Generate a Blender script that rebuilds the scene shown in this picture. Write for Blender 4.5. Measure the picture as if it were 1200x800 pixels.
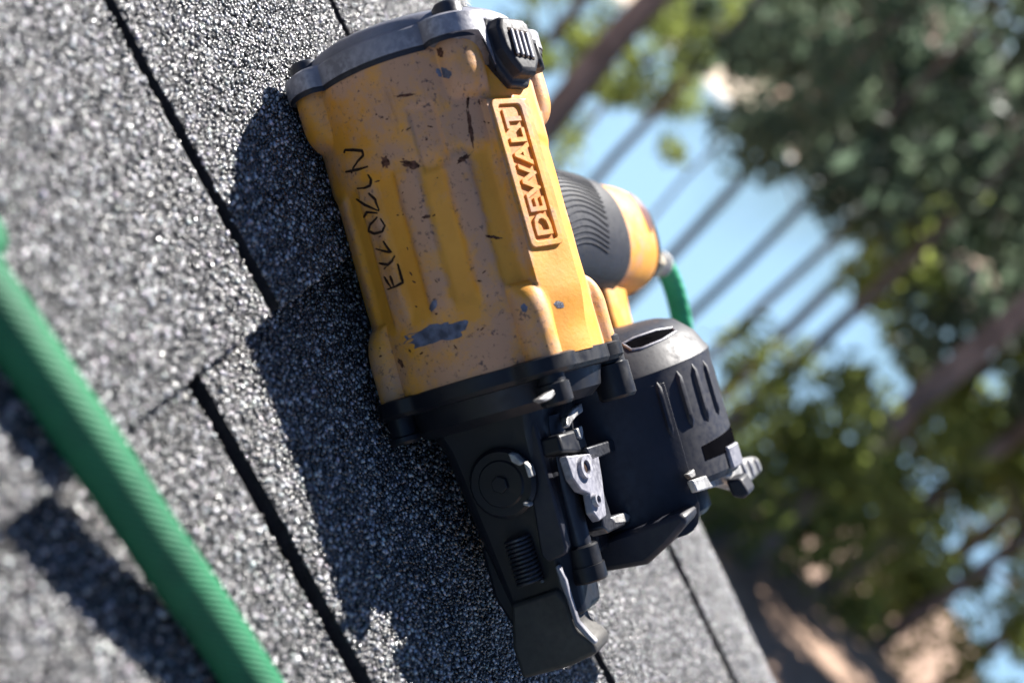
import bpy, bmesh, math, random
import numpy as np
from mathutils import Matrix, Vector
R = math.radians
random.seed(7); rng = np.random.default_rng(11)
scene = bpy.context.scene
for o in list(bpy.data.objects): bpy.data.objects.remove(o)
C = scene.collection

# ------------------------------------------------------------------ frames (millimetres in the roof frame, metres in the world)
PITCH = 25.0
W = np.array([[1, 0, 0], [0, math.cos(R(PITCH)), -math.sin(R(PITCH))], [0, math.sin(R(PITCH)), math.cos(R(PITCH))]])
# rows: image right, image down, view direction, written in the roof frame (X along the courses, Y up the slope, Z off the roof)
RC = np.array([[0.21932246, -0.41633291, 0.88236306], [-0.33427575, -0.88171029, -0.33293646], [0.91660099, -0.22193213, -0.33254887]])
CAM = np.array([-318.605, 42.392, 188.515]); FPX = 1400.0
def rw(p):                                            # roof mm -> world m
    return Vector((W @ np.asarray(p, float)) * 0.001)

# ------------------------------------------------------------------ camera
cam_d = bpy.data.cameras.new('camera'); cam = bpy.data.objects.new('camera', cam_d); C.objects.link(cam)
M3 = np.stack([W @ RC[0], -(W @ RC[1]), -(W @ RC[2])], 1)
cam.matrix_world = Matrix.Translation(rw(CAM)) @ Matrix(M3.tolist()).to_4x4()
cam_d.sensor_width = 36; cam_d.lens = FPX / 1200 * 36
cam_d.clip_start = 0.01; cam_d.clip_end = 3000
cam_d.dof.use_dof = True; cam_d.dof.focus_distance = 0.42; cam_d.dof.aperture_fstop = 6.5
scene.camera = cam
# ------------------------------------------------------------------ sky and sun
SUN = np.array([0.98, 0.40, 1.0]); SUN = W @ SUN; SUN /= np.linalg.norm(SUN)
sun_el = math.asin(SUN[2]); sun_az = math.atan2(SUN[1], SUN[0])
world = bpy.data.worlds.new('World'); scene.world = world; world.use_nodes = True
nt = world.node_tree; bg = nt.nodes['Background']
sky = nt.nodes.new('ShaderNodeTexSky'); sky.sky_type = 'NISHITA'; sky.sun_disc = False
sky.sun_elevation = sun_el; sky.sun_rotation = math.pi / 2 - sun_az
sky.air_density = 0.6; sky.dust_density = 0.15; sky.ozone_density = 5.0
nt.links.new(sky.outputs[0], bg.inputs[0]); bg.inputs[1].default_value = 0.052
sl = bpy.data.lights.new('sun', 'SUN'); sl.energy = 5.0; sl.angle = R(0.5); sl.color = (1.0, 0.955, 0.89)
so = bpy.data.objects.new('sun', sl); C.objects.link(so)
so.rotation_euler = Vector((-SUN).tolist()).to_track_quat('-Z', 'Y').to_euler()
vs = scene.view_settings; vs.view_transform = 'Standard'; vs.look = 'None'; vs.exposure = 1.75; vs.gamma = 1.0; vs.use_curve_mapping = False

# ------------------------------------------------------------------ helpers
def tag(o, label=None, cat=None, group=None, kind=None):
    if label: o['label'] = label
    if cat: o['category'] = cat
    if group: o['group'] = group
    if kind: o['kind'] = kind
    return o
def link(o, parent=None):
    C.objects.link(o)
    if parent is not None: o.parent = parent
    return o
def mesh_obj(name, v, f, mat, parent=None, smooth=40, bevel=0, seg=2):
    me = bpy.data.meshes.new(name); me.from_pydata([tuple(map(float, p)) for p in v], [], [tuple(map(int, q)) for q in f])
    me.validate(); me.update()
    bm = bmesh.new(); bm.from_mesh(me); bmesh.ops.recalc_face_normals(bm, faces=bm.faces); bm.to_mesh(me); bm.free()
    if smooth:
        me.polygons.foreach_set('use_smooth', [True] * len(me.polygons)); me.set_sharp_from_angle(angle=R(smooth))
    me.materials.append(mat)
    o = link(bpy.data.objects.new(name, me), parent)
    if bevel:
        b = o.modifiers.new('bevel', 'BEVEL'); b.width = bevel; b.segments = seg; b.limit_method = 'ANGLE'; b.angle_limit = R(38); b.harden_normals = False
    return o
class MB:
    def __init__(s): s.v = []; s.f = []
    def add(s, v, f):
        n = len(s.v); s.v += [tuple(p) for p in v]; s.f += [tuple(i + n for i in q) for q in f]; return s
    def prism(s, poly, vec):                          # poly: list of 3d points, extruded along vec
        n = len(poly); a = [np.asarray(p, float) for p in poly]; b = [p + np.asarray(vec, float) for p in a]
        f = [tuple(range(n))[::-1], tuple(range(n, 2 * n))] + [(i, (i + 1) % n, n + (i + 1) % n, n + i) for i in range(n)]
        return s.add(a + b, f)
    def box(s, lo, hi):
        (x0, y0, z0), (x1, y1, z1) = lo, hi
        return s.prism([(x0, y0, z0), (x1, y0, z0), (x1, y1, z0), (x0, y1, z0)], (0, 0, z1 - z0))
    def tube(s, pts, rad, n=12, caps=True):
        pts = [np.asarray(p, float) for p in pts]; m = len(pts)
        if not hasattr(rad, '__len__'): rad = [rad] * m
        tan = [(pts[min(i + 1, m - 1)] - pts[max(i - 1, 0)]) for i in range(m)]
        tan = [t / (np.linalg.norm(t) + 1e-12) for t in tan]
        u = np.cross(tan[0], (0.31, 0.17, 0.93)); u /= np.linalg.norm(u); v = []
        for i in range(m):
            u = u - tan[i] * (u @ tan[i]); u /= np.linalg.norm(u); w = np.cross(tan[i], u)
            for k in range(n):
                a = 2 * math.pi * k / n; v.append(pts[i] + rad[i] * (math.cos(a) * u + math.sin(a) * w))
        f = [(i * n + k, i * n + (k + 1) % n, (i + 1) * n + (k + 1) % n, (i + 1) * n + k) for i in range(m - 1) for k in range(n)]
        if caps: f += [tuple(range(n))[::-1], tuple(range((m - 1) * n, m * n))]
        return s.add(v, f)
    def loft(s, rings, caps=True):
        n = len(rings[0]); m = len(rings); v = [p for r in rings for p in r]
        f = [(i * n + k, i * n + (k + 1) % n, (i + 1) * n + (k + 1) % n, (i + 1) * n + k) for i in range(m - 1) for k in range(n)]
        if caps: f += [tuple(range(n))[::-1], tuple(range((m - 1) * n, m * n))]
        return s.add(v, f)
    def build(s, name, mat, parent=None, scale=1.0, **k):
        return mesh_obj(name, np.array(s.v) * scale, s.f, mat, parent, **k)

# ------------------------------------------------------------------ materials
class NT:
    def __init__(s, name):
        s.m = bpy.data.materials.new(name); s.m.use_nodes = True; s.t = s.m.node_tree; s.b = s.t.nodes['Principled BSDF']
    def n(s, typ, **k):
        x = s.t.nodes.new(typ)
        for a, b in k.items():
            if a in x.inputs.keys(): x.inputs[a].default_value = b
            else: setattr(x, a, b)
        return x
    def l(s, a, b): s.t.links.new(a, b)
    def coord(s, scale=1.0, which='Object'):
        tc = s.n('ShaderNodeTexCoord'); mp = s.n('ShaderNodeMapping')
        sc = scale if hasattr(scale, '__len__') else (scale,) * 3
        mp.inputs['Scale'].default_value = sc; s.l(tc.outputs[which], mp.inputs[0]); return mp.outputs[0]
    def noise(s, vec, scale, detail=4, rough=0.55):
        x = s.n('ShaderNodeTexNoise'); x.inputs['Scale'].default_value = scale; x.inputs['Detail'].default_value = detail; x.inputs['Roughness'].default_value = rough
        s.l(vec, x.inputs['Vector']); return x.outputs['Fac']
    def ramp(s, fac, stops):
        x = s.n('ShaderNodeValToRGB'); e = x.color_ramp.elements
        while len(e) < len(stops): e.new(0.5)
        for q, (p, c) in zip(e, stops): q.position = p; q.color = c if len(c) == 4 else (*c, 1)
        s.l(fac, x.inputs[0]); return x.outputs[0]
    def mix(s, fac, a, b, mode='MIX'):
        x = s.n('ShaderNodeMix'); x.data_type = 'RGBA'; x.blend_type = mode
        for sock, val in ((x.inputs[0], fac), (x.inputs[6], a), (x.inputs[7], b)):
            if hasattr(val, 'is_output'): s.l(val, sock)
            else: sock.default_value = val if not hasattr(val, '__len__') else (*val, 1)[:4]
        return x.outputs[2]
    def bump(s, h, strength=0.3, dist=0.001):
        x = s.n('ShaderNodeBump'); x.inputs['Strength'].default_value = strength; x.inputs['Distance'].default_value = dist
        s.l(h, x.inputs['Height']); s.l(x.outputs[0], s.b.inputs['Normal'])
    def set(s, **k):
        for a, v in k.items():
            i = s.b.inputs[a.replace('_', ' ')]
            if hasattr(v, 'is_output'): s.l(v, i)
            else: i.default_value = v if not hasattr(v, '__len__') else (*v, 1)[:4]
        return s
BW = lambda x: (x, x, x)
def m_plain(name, col, rough=0.5, metal=0.0, var=0.25, scale=90, bump=0.12, edge=None, spec=0.5):
    a = NT(name); v = a.coord(); a.b.inputs['Specular IOR Level'].default_value = spec
    n1 = a.noise(v, scale, 5); n2 = a.noise(v, scale * 9, 3)
    dark = tuple(c * (1 - var) for c in col); lite = tuple(min(1, c * (1 + var) + 0.004) for c in col)
    c = a.ramp(n1, [(0.3, dark), (0.7, lite)])
    if edge:                                          # paint or dust rubbed off along convex edges
        g = a.n('ShaderNodeNewGeometry'); p = a.ramp(g.outputs['Pointiness'], [(0.52, BW(0)), (0.60, BW(1))])
        k = a.ramp(n2, [(0.40, BW(0)), (0.62, BW(1))]); mk = a.n('ShaderNodeMath', operation='MULTIPLY'); a.l(p, mk.inputs[0]); a.l(k, mk.inputs[1])
        c = a.mix(mk.outputs[0], c, edge)
    a.set(Base_Color=c, Metallic=metal, Roughness=a.ramp(n2, [(0.3, BW(max(0.05, rough - 0.12))), (0.7, BW(min(1, rough + 0.12)))]))
    a.bump(n2, bump, 0.0006); return a.m
def m_yellow():
    a = NT('worn_yellow_paint'); v = a.coord()
    big = a.noise(v, 38, 5, 0.62); st = a.noise(a.coord((16, 90, 90)), 1.0, 6, 0.75); fine = a.noise(v, 520, 4, 0.7); mid = a.noise(v, 95, 9, 0.78); wide = a.noise(v, 24, 3, 0.5)
    base = a.ramp(big, [(0.25, (0.60, 0.245, 0.024)), (0.75, (0.74, 0.345, 0.042))])
    at = a.n('ShaderNodeAttribute', attribute_name='grime')
    def mad(x, m, c):
        k = a.n('ShaderNodeMath', operation='MULTIPLY_ADD'); a.l(x, k.inputs[0]); k.inputs[1].default_value = m
        if hasattr(c, 'is_output'): a.l(c, k.inputs[2])
        else: k.inputs[2].default_value = c
        return k.outputs[0]
    g2 = mad(wide, 1.3, mad(mid, 1.9, mad(at.outputs['Fac'], 1.7, -1.28)))
    gm = a.ramp(g2, [(0.25, BW(0)), (0.70, BW(0.92))])
    base = a.mix(gm, base, (0.47, 0.262, 0.160))
    k = a.n('ShaderNodeMath', operation='MULTIPLY'); a.l(a.ramp(fine, [(0.575, BW(0)), (0.68, BW(0.95))]), k.inputs[0]); a.l(a.ramp(g2, [(0.15, BW(0.08)), (0.6, BW(1))]), k.inputs[1])
    base = a.mix(k.outputs[0], base, (0.10, 0.058, 0.055))
    base = a.mix(a.ramp(st, [(0.60, BW(0)), (0.70, BW(0.5))]), base, (0.30, 0.135, 0.04))
    a.set(Base_Color=base, Roughness=a.ramp(mid, [(0.3, BW(0.40)), (0.7, BW(0.68))])); a.b.inputs['Specular IOR Level'].default_value = 0.4
    a.bump(fine, 0.22, 0.0006); return a.m
M = {}
M['yellow'] = m_yellow()
M['orange'] = m_plain('recess_orange', (0.60, 0.20, 0.012), 0.5)
M['black'] = m_plain('black_plastic', (0.006, 0.007, 0.011), 0.45, 0, 0.25, 25, 0.06, spec=0.3)
M['can'] = m_plain('black_canister_plastic', (0.010, 0.011, 0.019), 0.55, 0, 0.3, 40, 0.08, spec=0.4)
M['rubber'] = m_plain('black_rubber', (0.011, 0.012, 0.019), 0.55, 0, 0.3, 70, 0.15, spec=0.35)
M['grey'] = m_plain('worn_grey_metal', (0.17, 0.17, 0.20), 0.5, 0.2, 0.35, 50, 0.2, edge=(0.34, 0.34, 0.37))
M['gun'] = m_plain('dark_steel', (0.022, 0.024, 0.032), 0.4, 0.3, 0.3, 60, 0.1)
M['steel'] = m_plain('worn_steel', (0.30, 0.295, 0.29), 0.45, 0.4, 0.55, 160, 0.5)
M['brass'] = m_plain('dull_fitting_metal', (0.36, 0.31, 0.24), 0.4, 0.7, 0.3, 120, 0.3)
M['bare'] = m_plain('bare_bluish_metal', (0.10, 0.115, 0.17), 0.5, 0.2, 0.6, 260, 0.5)
M['ink'] = m_plain('marker_ink', (0.028, 0.015, 0.010), 0.8, 0, 0.4, 400, 0.1, spec=0.1)
M['scuff'] = m_plain('dark_scuff', (0.10, 0.045, 0.028), 0.8, 0, 0.8, 700, 0.2, spec=0.1)
M['badge'] = m_plain('dark_red_badge', (0.10, 0.022, 0.018), 0.45)
M['opening_shade'] = m_plain('painted_opening_shade', (0.002, 0.002, 0.003), 0.9, 0, 0.2, 40, 0.0, spec=0.0)  # near-black colour standing in for the shade inside openings
M['foot'] = m_plain('worn_contact_foot', (0.030, 0.028, 0.026), 0.62, 0.1, 0.4, 40, 0.3)

# ------------------------------------------------------------------ ROOF
TAB, EXPO, RAKE = 160.0, 430.0, 388.0
roof_inv = None
RM = Matrix(W.tolist()).to_4x4()
def z_course(x, y, yb):                               # top face of a course whose butt edge lies at yb
    z = 8.5 - 8.5 * (y - yb) / EXPO
    droop = max(0.0, x - 318.0); z -= droop * droop * 0.0021
    return z + 0.35 * math.sin(x * 0.031 + yb) * math.sin(y * 0.023 + 1.3)
def m_shingle():
    a = NT('asphalt_shingle'); v = a.coord()
    vo = a.n('ShaderNodeTexVoronoi'); vo.inputs['Scale'].default_value = 620; a.l(v, vo.inputs['Vector'])
    g = a.n('ShaderNodeSeparateColor'); a.l(vo.outputs['Color'], g.inputs[0])
    c = a.ramp(g.outputs[0], [(0.0, (0.020, 0.020, 0.023)), (0.5, (0.05, 0.05, 0.055)), (0.85, (0.12, 0.12, 0.125)), (1.0, (0.3, 0.3, 0.31))])
    a.set(Base_Color=c, Roughness=0.85); a.bump(vo.outputs['Distance'], 0.8, 0.001); return a.m
M['shingle'] = m_shingle()
M['deck'] = m_plain('tar_felt', (0.014, 0.014, 0.017), 0.9, 0, 0.4, 200, 0.5)
M['wood'] = m_plain('painted_rake_board', (0.55, 0.54, 0.50), 0.6, 0, 0.1, 20, 0.1)
def m_granule():
    a = NT('stone_granule'); at = a.n('ShaderNodeAttribute', attribute_name='tone')
    a.set(Base_Color=at.outputs['Color'], Roughness=0.27); a.b.inputs['Specular IOR Level'].default_value = 1.0; a.b.inputs['IOR'].default_value = 1.6; return a.m
M['granule'] = m_granule()
deck = MB(); deck.box((-1500, -1250, -22), (372, 1300, -6))
roof = deck.build('roof', M['deck'], None, 0.001, smooth=0); roof.matrix_world = RM; tag(roof, kind='structure')
fb = MB(); fb.box((352, -1250, -150), (371, 1300, -22.2)); fb.build('rake_board', M['wood'], roof, 0.001, smooth=0)
tabs = []
def shingle(x0, x1, yb, y1):
    nx = max(3, int((x1 - x0) / 9)); ny = 26
    xs = np.linspace(x0, x1, nx); ys = np.linspace(yb, y1, ny); v = []; f = []
    je = lambda k, s: 0.5 * math.sin(k * 1.7 + s) + 0.4 * random.uniform(-1, 1)
    for j, y in enumerate(ys):
        ja, jb = je(j, x0), je(j, x1)
        for i, x in enumerate(xs):
            xx = x + (ja if i == 0 else 0) + (jb if i == nx - 1 else 0)
            yy = y + (je(i, yb) * 0.7 if j == 0 else 0)
            v.append((xx, yy, z_course(xx, yy, yb)))
    n = len(v); v += [(a, b, c - 5.0) for a, b, c in v]
    for j in range(ny - 1):
        for i in range(nx - 1):
            q = (j * nx + i, j * nx + i + 1, (j + 1) * nx + i + 1, (j + 1) * nx + i); f.append(q); f.append(tuple(n + k for k in q[::-1]))
    rim = [i for i in range(nx)] + [j * nx + nx - 1 for j in range(1, ny)] + [(ny - 1) * nx + i for i in range(nx - 2, -1, -1)] + [j * nx for j in range(ny - 2, 0, -1)]
    for a, b in zip(rim, rim[1:] + rim[:1]): f.append((a, b, n + b, n + a))
    so_ = mesh_obj('shingle', np.array(v) * 0.001, f, M['shingle'], roof, smooth=30); so_.data.materials.append(M['deck'])
    for p in so_.data.polygons:
        if p.normal.z < 0.6: p.material_index = 1
    tabs.append((x0, x1, yb, y1))
for ci, (yb, x_off) in enumerate(((430.0, -43.0), (0.0, 0.0), (-430.0, -43.0), (-860.0, 0.0))):
    yy0 = yb
    k = -5
    edges = [x_off + TAB * i for i in range(-5, 4) if x_off + TAB * i < RAKE - 20] + [RAKE + random.uniform(-2, 2)]
    for a, b in zip(edges[:-1], edges[1:]):
        last = b > RAKE - 10
        ex = lambda q: 3.2 + (1.0 if yb < -1 else 0) + (1.8 if abs(q - 277) < 3 else 0)
        shingle(a + ex(a), b - (0 if last else ex(b)), yb, yb + EXPO + 40)
def px_of(P):
    c = (np.asarray(P) - CAM) @ RC.T
    return np.stack([600 + FPX * c[:, 0] / c[:, 2], 400 + FPX * c[:, 1] / c[:, 2], c[:, 2]], 1)
# stone granules on the tabs near the tool, one joined coat of crushed-stone grains
pts = []
STEP = 1.42
for x0, x1, yb, y1 in tabs:
    if yb > 200 or y1 < -500: continue
    gx, gy = np.meshgrid(np.arange(max(x0, -200) + 0.2, x1 - 0.1, STEP), np.arange(max(yb, -430) + 0.2, min(yb + EXPO, 175), STEP))
    P = np.stack([gx.ravel(), gy.ravel(), np.zeros(gx.size)], 1)
    P[:, :2] += rng.uniform(-0.62, 0.62, (len(P), 2))
    px = px_of(P); k = (px[:, 2] > 60) & (px[:, 0] > -130) & (px[:, 0] < 1330) & (px[:, 1] > -110) & (px[:, 1] < 910)
    P = P[k]
    dr = np.maximum(0, P[:, 0] - 318.0)
    P[:, 2] = 8.5 - 8.5 * (P[:, 1] - yb) / EXPO - dr * dr * 0.0021 + 0.35 * np.sin(P[:, 0] * 0.031 + yb) * np.sin(P[:, 1] * 0.023 + 1.3)
    pts.append(P)
# a thinner scatter on the layer that shows at the bottom of the slots is left to the shingle material
P = np.concatenate(pts); N = len(P); print('granules', N)
octv = np.array([(1, 0, 0), (0, 1, 0), (-1, 0, 0), (0, -1, 0), (0, 0, 1), (0, 0, -1)], float)
octf = np.array([(0, 1, 4), (1, 2, 4), (2, 3, 4), (3, 0, 4), (1, 0, 5), (2, 1, 5), (3, 2, 5), (0, 3, 5)])
q = rng.normal(size=(N, 4)); q /= np.linalg.norm(q, axis=1)[:, None]
w_, x_, y_, z_ = q.T
RM3 = np.stack([np.stack([1 - 2 * (y_**2 + z_**2), 2 * (x_ * y_ - z_ * w_), 2 * (x_ * z_ + y_ * w_)], 1), np.stack([2 * (x_ * y_ + z_ * w_), 1 - 2 * (x_**2 + z_**2), 2 * (y_ * z_ - x_ * w_)], 1), np.stack([2 * (x_ * z_ - y_ * w_), 2 * (y_ * z_ + x_ * w_), 1 - 2 * (x_**2 + y_**2)], 1)], 1)
size = rng.uniform(0.6, 1.2, (N, 1, 1)) * rng.uniform(0.7, 1.25, (N, 1, 3))
loc_ = octv[None] * size * rng.uniform(0.75, 1.2, (N, 6, 1))
V = np.einsum('nij,nkj->nki', RM3, loc_); V[:, :, 2] *= 0.8
P[:, 2] += rng.uniform(-0.2, 0.75, N)
V += P[:, None, :]
F = (octf[None] + 6 * np.arange(N)[:, None, None]).reshape(-1, 3)
me = bpy.data.meshes.new('granules'); me.vertices.add(N * 6); me.vertices.foreach_set('co', (V.reshape(-1) * 0.001).astype(np.float32))
me.loops.add(F.size); me.loops.foreach_set('vertex_index', F.reshape(-1).astype(np.int32)); me.polygons.add(len(F))
me.polygons.foreach_set('loop_start', np.arange(0, F.size, 3, dtype=np.int32)); me.update(calc_edges=True)
u = rng.random(N); lo = np.select([u < 0.36, u < 0.74], [rng.uniform(0.008, 0.03, N), rng.uniform(0.05, 0.14, N)], rng.uniform(0.28, 0.54, N))
col = lo[:, None] * (np.array([[1.0, 0.99, 1.02]]) + rng.normal(0, 0.035, (N, 3)))
ca = me.color_attributes.new('tone', 'FLOAT_COLOR', 'POINT')
ca.data.foreach_set('color', np.repeat(np.concatenate([col, np.ones((N, 1))], 1), 6, axis=0).reshape(-1).astype(np.float32))
me.materials.append(M['granule']); gob = link(bpy.data.objects.new('granules', me), roof); tag(gob, kind='stuff')

# ------------------------------------------------------------------ NAILER: local axes x = driving direction, y = towards the handle, z = logo side
td = np.array([-.31, -.95, -.065]); td /= np.linalg.norm(td); ts = np.array([-.03, -.06, 1.]); ts -= td * (ts @ td); ts /= np.linalg.norm(ts); th = np.cross(ts, td)
T = np.stack([td, th, ts], 1); P0 = np.array([102., 52., 47.])
nailer = bpy.data.objects.new('coil_nailer', None); nailer.empty_display_size = 0.03; C.objects.link(nailer)
nailer.matrix_world = Matrix.Translation(rw(P0)) @ Matrix((W @ T).tolist()).to_4x4()
tag(nailer, 'scuffed yellow and black pneumatic roofing nailer lying on its side on grey shingles', 'nail gun')
OC = T.T @ (CAM - P0)
def ray(u, v): return T.T @ (RC.T @ np.array([(u - 600) / FPX, (v - 400) / FPX, 1.0]))
def at(u, v, ax, val):                                # a sight line met with the plane that carries the part
    D = ray(u, v); return OC + (val - OC[ax]) / D[ax] * D
def sstep(x, a, b):
    t = np.clip((x - a) / (b - a), 0, 1); return t * t * (3 - 2 * t)
def adiff(t, c): return (t - c + 180.0) % 360.0 - 180.0
CORN = (60, 135, 225, 315)
def lobe(t, c, w): return np.clip(1 - np.abs(adiff(t, c)) / w, 0, 1)
def r_house(t, d):                                    # housing radius at angle t (degrees, 0 = handle, 90 = logo side, 180 = front)
    r = np.full(np.broadcast(t, d).shape, 39.0)
    win = sstep(d, 44, 48) * (1 - sstep(d, 90, 97))
    fl = np.tanh(2.4 * np.cos(np.radians(adiff(t, 176) * 360 / 25.0))) * sstep(t, 128, 133) * (1 - sstep(t, 232, 240))
    r = r + 1.0 * fl * win
    col = 1 - sstep(d, 42, 46); r = r + 0.7 * col
    pk = sstep(t, 153, 155) * (1 - sstep(t, 166, 168)) * sstep(d, 27, 29) * (1 - sstep(d, 48, 50)); r = r - 1.1 * pk
    for c in CORN:
        g = np.sqrt(np.clip(1 - (adiff(t, c) / 11.5) ** 2, 0, 1))
        e = np.sqrt(np.clip(1 - np.clip((d - (26 if c == 60 else 19)) / 10.0, 0, 1) ** 2, 0, 1))
        r = np.maximum(r, np.where(g * e > 0, 38.2 + 7.2 * g * e, 0))
        e2 = np.sqrt(np.clip(1 - np.clip((104 - d) / 12.0, 0, 1) ** 2, 0, 1))
        g2 = np.sqrt(np.clip(1 - (adiff(t, c) / 9.5) ** 2, 0, 1))
        r = np.maximum(r, np.where(g2 * e2 > 0, 38.4 + 6.2 * g2 * e2, 0))
    da = adiff(t, 117); wsl = sstep(np.abs(da), 16.2, 15.2) if False else (1 - sstep(np.abs(da), 13.2, 14.2))
    slab = 41.2 / np.cos(np.radians(np.clip(da, -20, 20)))
    ws = wsl * sstep(d, 30, 31.2) * (1 - sstep(d, 96, 112) * 0.6)
    r = r + np.maximum(0, slab - r) * ws
    r = r + 0.12 * np.sin(t * 0.21 + d * 0.13) * np.sin(d * 0.19 - t * 0.07)
    return r
def cyl(d, t, r): return (d, r * math.cos(R(t)), r * math.sin(R(t)))
def hit(u, v, lift=0.12):                             # sight line met with the housing
    D = ray(u, v); ts_ = np.linspace(300 / np.linalg.norm(D), 480 / np.linalg.norm(D), 700); Q = OC[None] + ts_[:, None] * D[None]
    rr = np.hypot(Q[:, 1], Q[:, 2]); tt = np.degrees(np.arctan2(Q[:, 2], Q[:, 1])) % 360
    k = np.argmax(rr < r_house(tt, Q[:, 0]))
    if k == 0: return None
    q_ = Q[k]; t_ = tt[k]; r_ = float(r_house(np.array(t_), np.array(q_[0]))) + lift
    return np.array([q_[0], r_ * math.cos(R(t_)), r_ * math.sin(R(t_))])
# housing
nth, nd = 520, 150
tt = np.arange(nth) * 360.0 / nth; dd = np.linspace(8.5, 118.5, nd)
TT, DD = np.meshgrid(tt, dd); RR = r_house(TT, DD)
HV = np.stack([DD, RR * np.cos(np.radians(TT)), RR * np.sin(np.radians(TT))], -1).reshape(-1, 3)
ix = np.arange(nd * nth).reshape(nd, nth); HF = np.stack([ix[:-1], np.roll(ix, -1, 1)[:-1], np.roll(ix, -1, 1)[1:], ix[1:]], -1).reshape(-1, 4)
HF = [tuple(q) for q in HF.tolist()] + [tuple(range(nth))[::-1], tuple(range((nd - 1) * nth, nd * nth))]
house = mesh_obj('housing', HV * 0.001, HF, M['yellow'], nailer, smooth=55)
gr = 0.16 * np.tanh(2.4 * np.cos(np.radians(adiff(TT, 176) * 14.4))) * sstep(DD, 44, 50) * (1 - sstep(DD, 92, 100)) * sstep(TT, 128, 133) + 0.16 * (1 - sstep(DD, 38, 48)) - 0.28 * (1 - sstep(np.abs(adiff(TT, 105)), 17, 26)) + 0.10 * sstep(DD, 98, 108)
ga = house.data.attributes.new('grime', 'FLOAT', 'POINT'); ga.data.foreach_set('value', gr.reshape(-1).astype(np.float32))
def ring(d, rf, n=160): return [cyl(d, 360.0 * k / n, rf(360.0 * k / n)) for k in range(n)]
def rho(base, amp, w=17):
    return lambda t: base + sum(amp * math.sqrt(max(0, 1 - (adiff(t, c) / w) ** 2)) for c in CORN)
# cap
def cap_low(t): return 9.0 + 11.0 * float(sstep(t, 98, 104) * (1 - sstep(t, 122, 128)))
b = MB(); n = 200
rg = []
for fr, dr_ in ((1.0, 0.9), (0.0, 0.9)):
    rg.append([cyl(cap_low(360.0 * k / n) if fr else 2.6, 360.0 * k / n, rho(39.6, 7.0, 16)(360.0 * k / n) + dr_) for k in range(n)])
rg.append(ring(1.4, rho(39.2, 6.2, 15), n)); rg.append(ring(1.0, lambda t: 39.2, n)); rg.append(ring(-1.2, lambda t: 38.6, n)); rg.append(ring(-3.2, lambda t: 36.2, n)); rg.append(ring(-3.8, lambda t: 31, n)); rg.append(ring(-4.0, lambda t: 20, n)); rg.append(ring(-3.6, lambda t: 8, n))
b.loft(rg); capo = b.build('end_cap', M['grey'], nailer, 0.001, smooth=35)
b = MB(); b.loft([[cyl(cap_low(360.0 * k / n) + 1.8, 360.0 * k / n, rho(39.6, 7.0, 16)(360.0 * k / n) + 0.3) for k in range(n)], [cyl(cap_low(360.0 * k / n) - 0.3, 360.0 * k / n, rho(39.6, 7.0, 16)(360.0 * k / n) + 0.5) for k in range(n)]], caps=False)
b.build('gasket', M['rubber'], capo, 0.001)
for c in CORN:
    b = MB(); cy, cz = 39.6 * math.cos(R(c)), 39.6 * math.sin(R(c))
    rr = [(2.6, 5.2), (-2.0, 5.2), (-3.2, 4.2), (-3.2, 2.6), (-1.0, 2.4)]
    b.loft([[(d_, cy + r_ * math.cos(R(k * 22.5)), cz + r_ * math.sin(R(k * 22.5))) for k in range(16)] for d_, r_ in rr]); b.build('cap_bolt', M['gun'], capo, 0.001)
# exhaust deflector on the logo side, straddling cap and housing
def tang(phi, off=0.0):                               # frame tangent to the body at angle phi
    nrm = np.array([0, math.cos(R(phi)), math.sin(R(phi))]); tan_ = np.array([0, math.sin(R(phi)), -math.cos(R(phi))]); return nrm, tan_
nrm, tan_ = tang(108)
def defl_ring(s_, up): 
    o = [(-9, -8.5), (-5, -11.5), (4, -11.5), (9.5, -8), (14.5, -3.5), (14.5, 7), (9, 11.5), (-3, 11.5), (-9, 8)]
    return [np.array([12.5 + a * s_ * .86, 0, 0]) + tan_ * (c_ * s_ * .8) + nrm * up for a, c_ in o]
b = MB(); b.loft([defl_ring(1.18, 37), defl_ring(1.18, 41.4), defl_ring(1.10, 42.2), defl_ring(1.0, 42.6), defl_ring(0.98, 46.2), defl_ring(0.86, 47.6), defl_ring(0.62, 47.8)])
defl = b.build('exhaust_deflector', M['rubber'], nailer, 0.001, smooth=30, bevel=0.0006)
b = MB(); fr = lambda a, c_, up: np.array([12.5 + a * .86, 0, 0]) + tan_ * c_ * .8 + nrm * up
b.prism([fr(-4, -6.5, 47.75), fr(7.5, -6.5, 47.75), fr(8.5, 6.5, 47.75), fr(-3, 6.5, 47.75)], nrm * 0.25); b.build('grille_backing', M['ink'], defl, 0.001, smooth=0)
for k in range(4):
    c_ = -5.0 + 3.3 * k; b = MB(); b.prism([fr(-3.2 + 0.3 * k, c_ - 0.75, 47.9), fr(7 + 0.3 * k, c_ - 0.75, 47.9), fr(7 + 0.3 * k, c_ + 0.75, 47.9), fr(-3.2 + 0.3 * k, c_ + 0.75, 47.9)], nrm * 0.9)
    b.build('grille_slat', M['grey'], defl, 0.001, smooth=0, bevel=0.0003)
nb, tb = tang(76)
b = MB(); fq = lambda a, c_, up: np.array([13.0 + a * .75, 0, 0]) + tb * c_ + nb * up
oct_ = [(-7, -4), (-4, -6), (4, -6), (7, -4), (7, 4), (4, 6), (-4, 6), (-7, 4)]
b.loft([[fq(a, c_, 36) for a, c_ in oct_], [fq(a, c_, 44) for a, c_ in oct_], [fq(a * .85, c_ * .85, 45.4) for a, c_ in oct_]]); b.build('corner_guard', M['black'], nailer, 0.001, smooth=30, bevel=0.0005)
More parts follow.
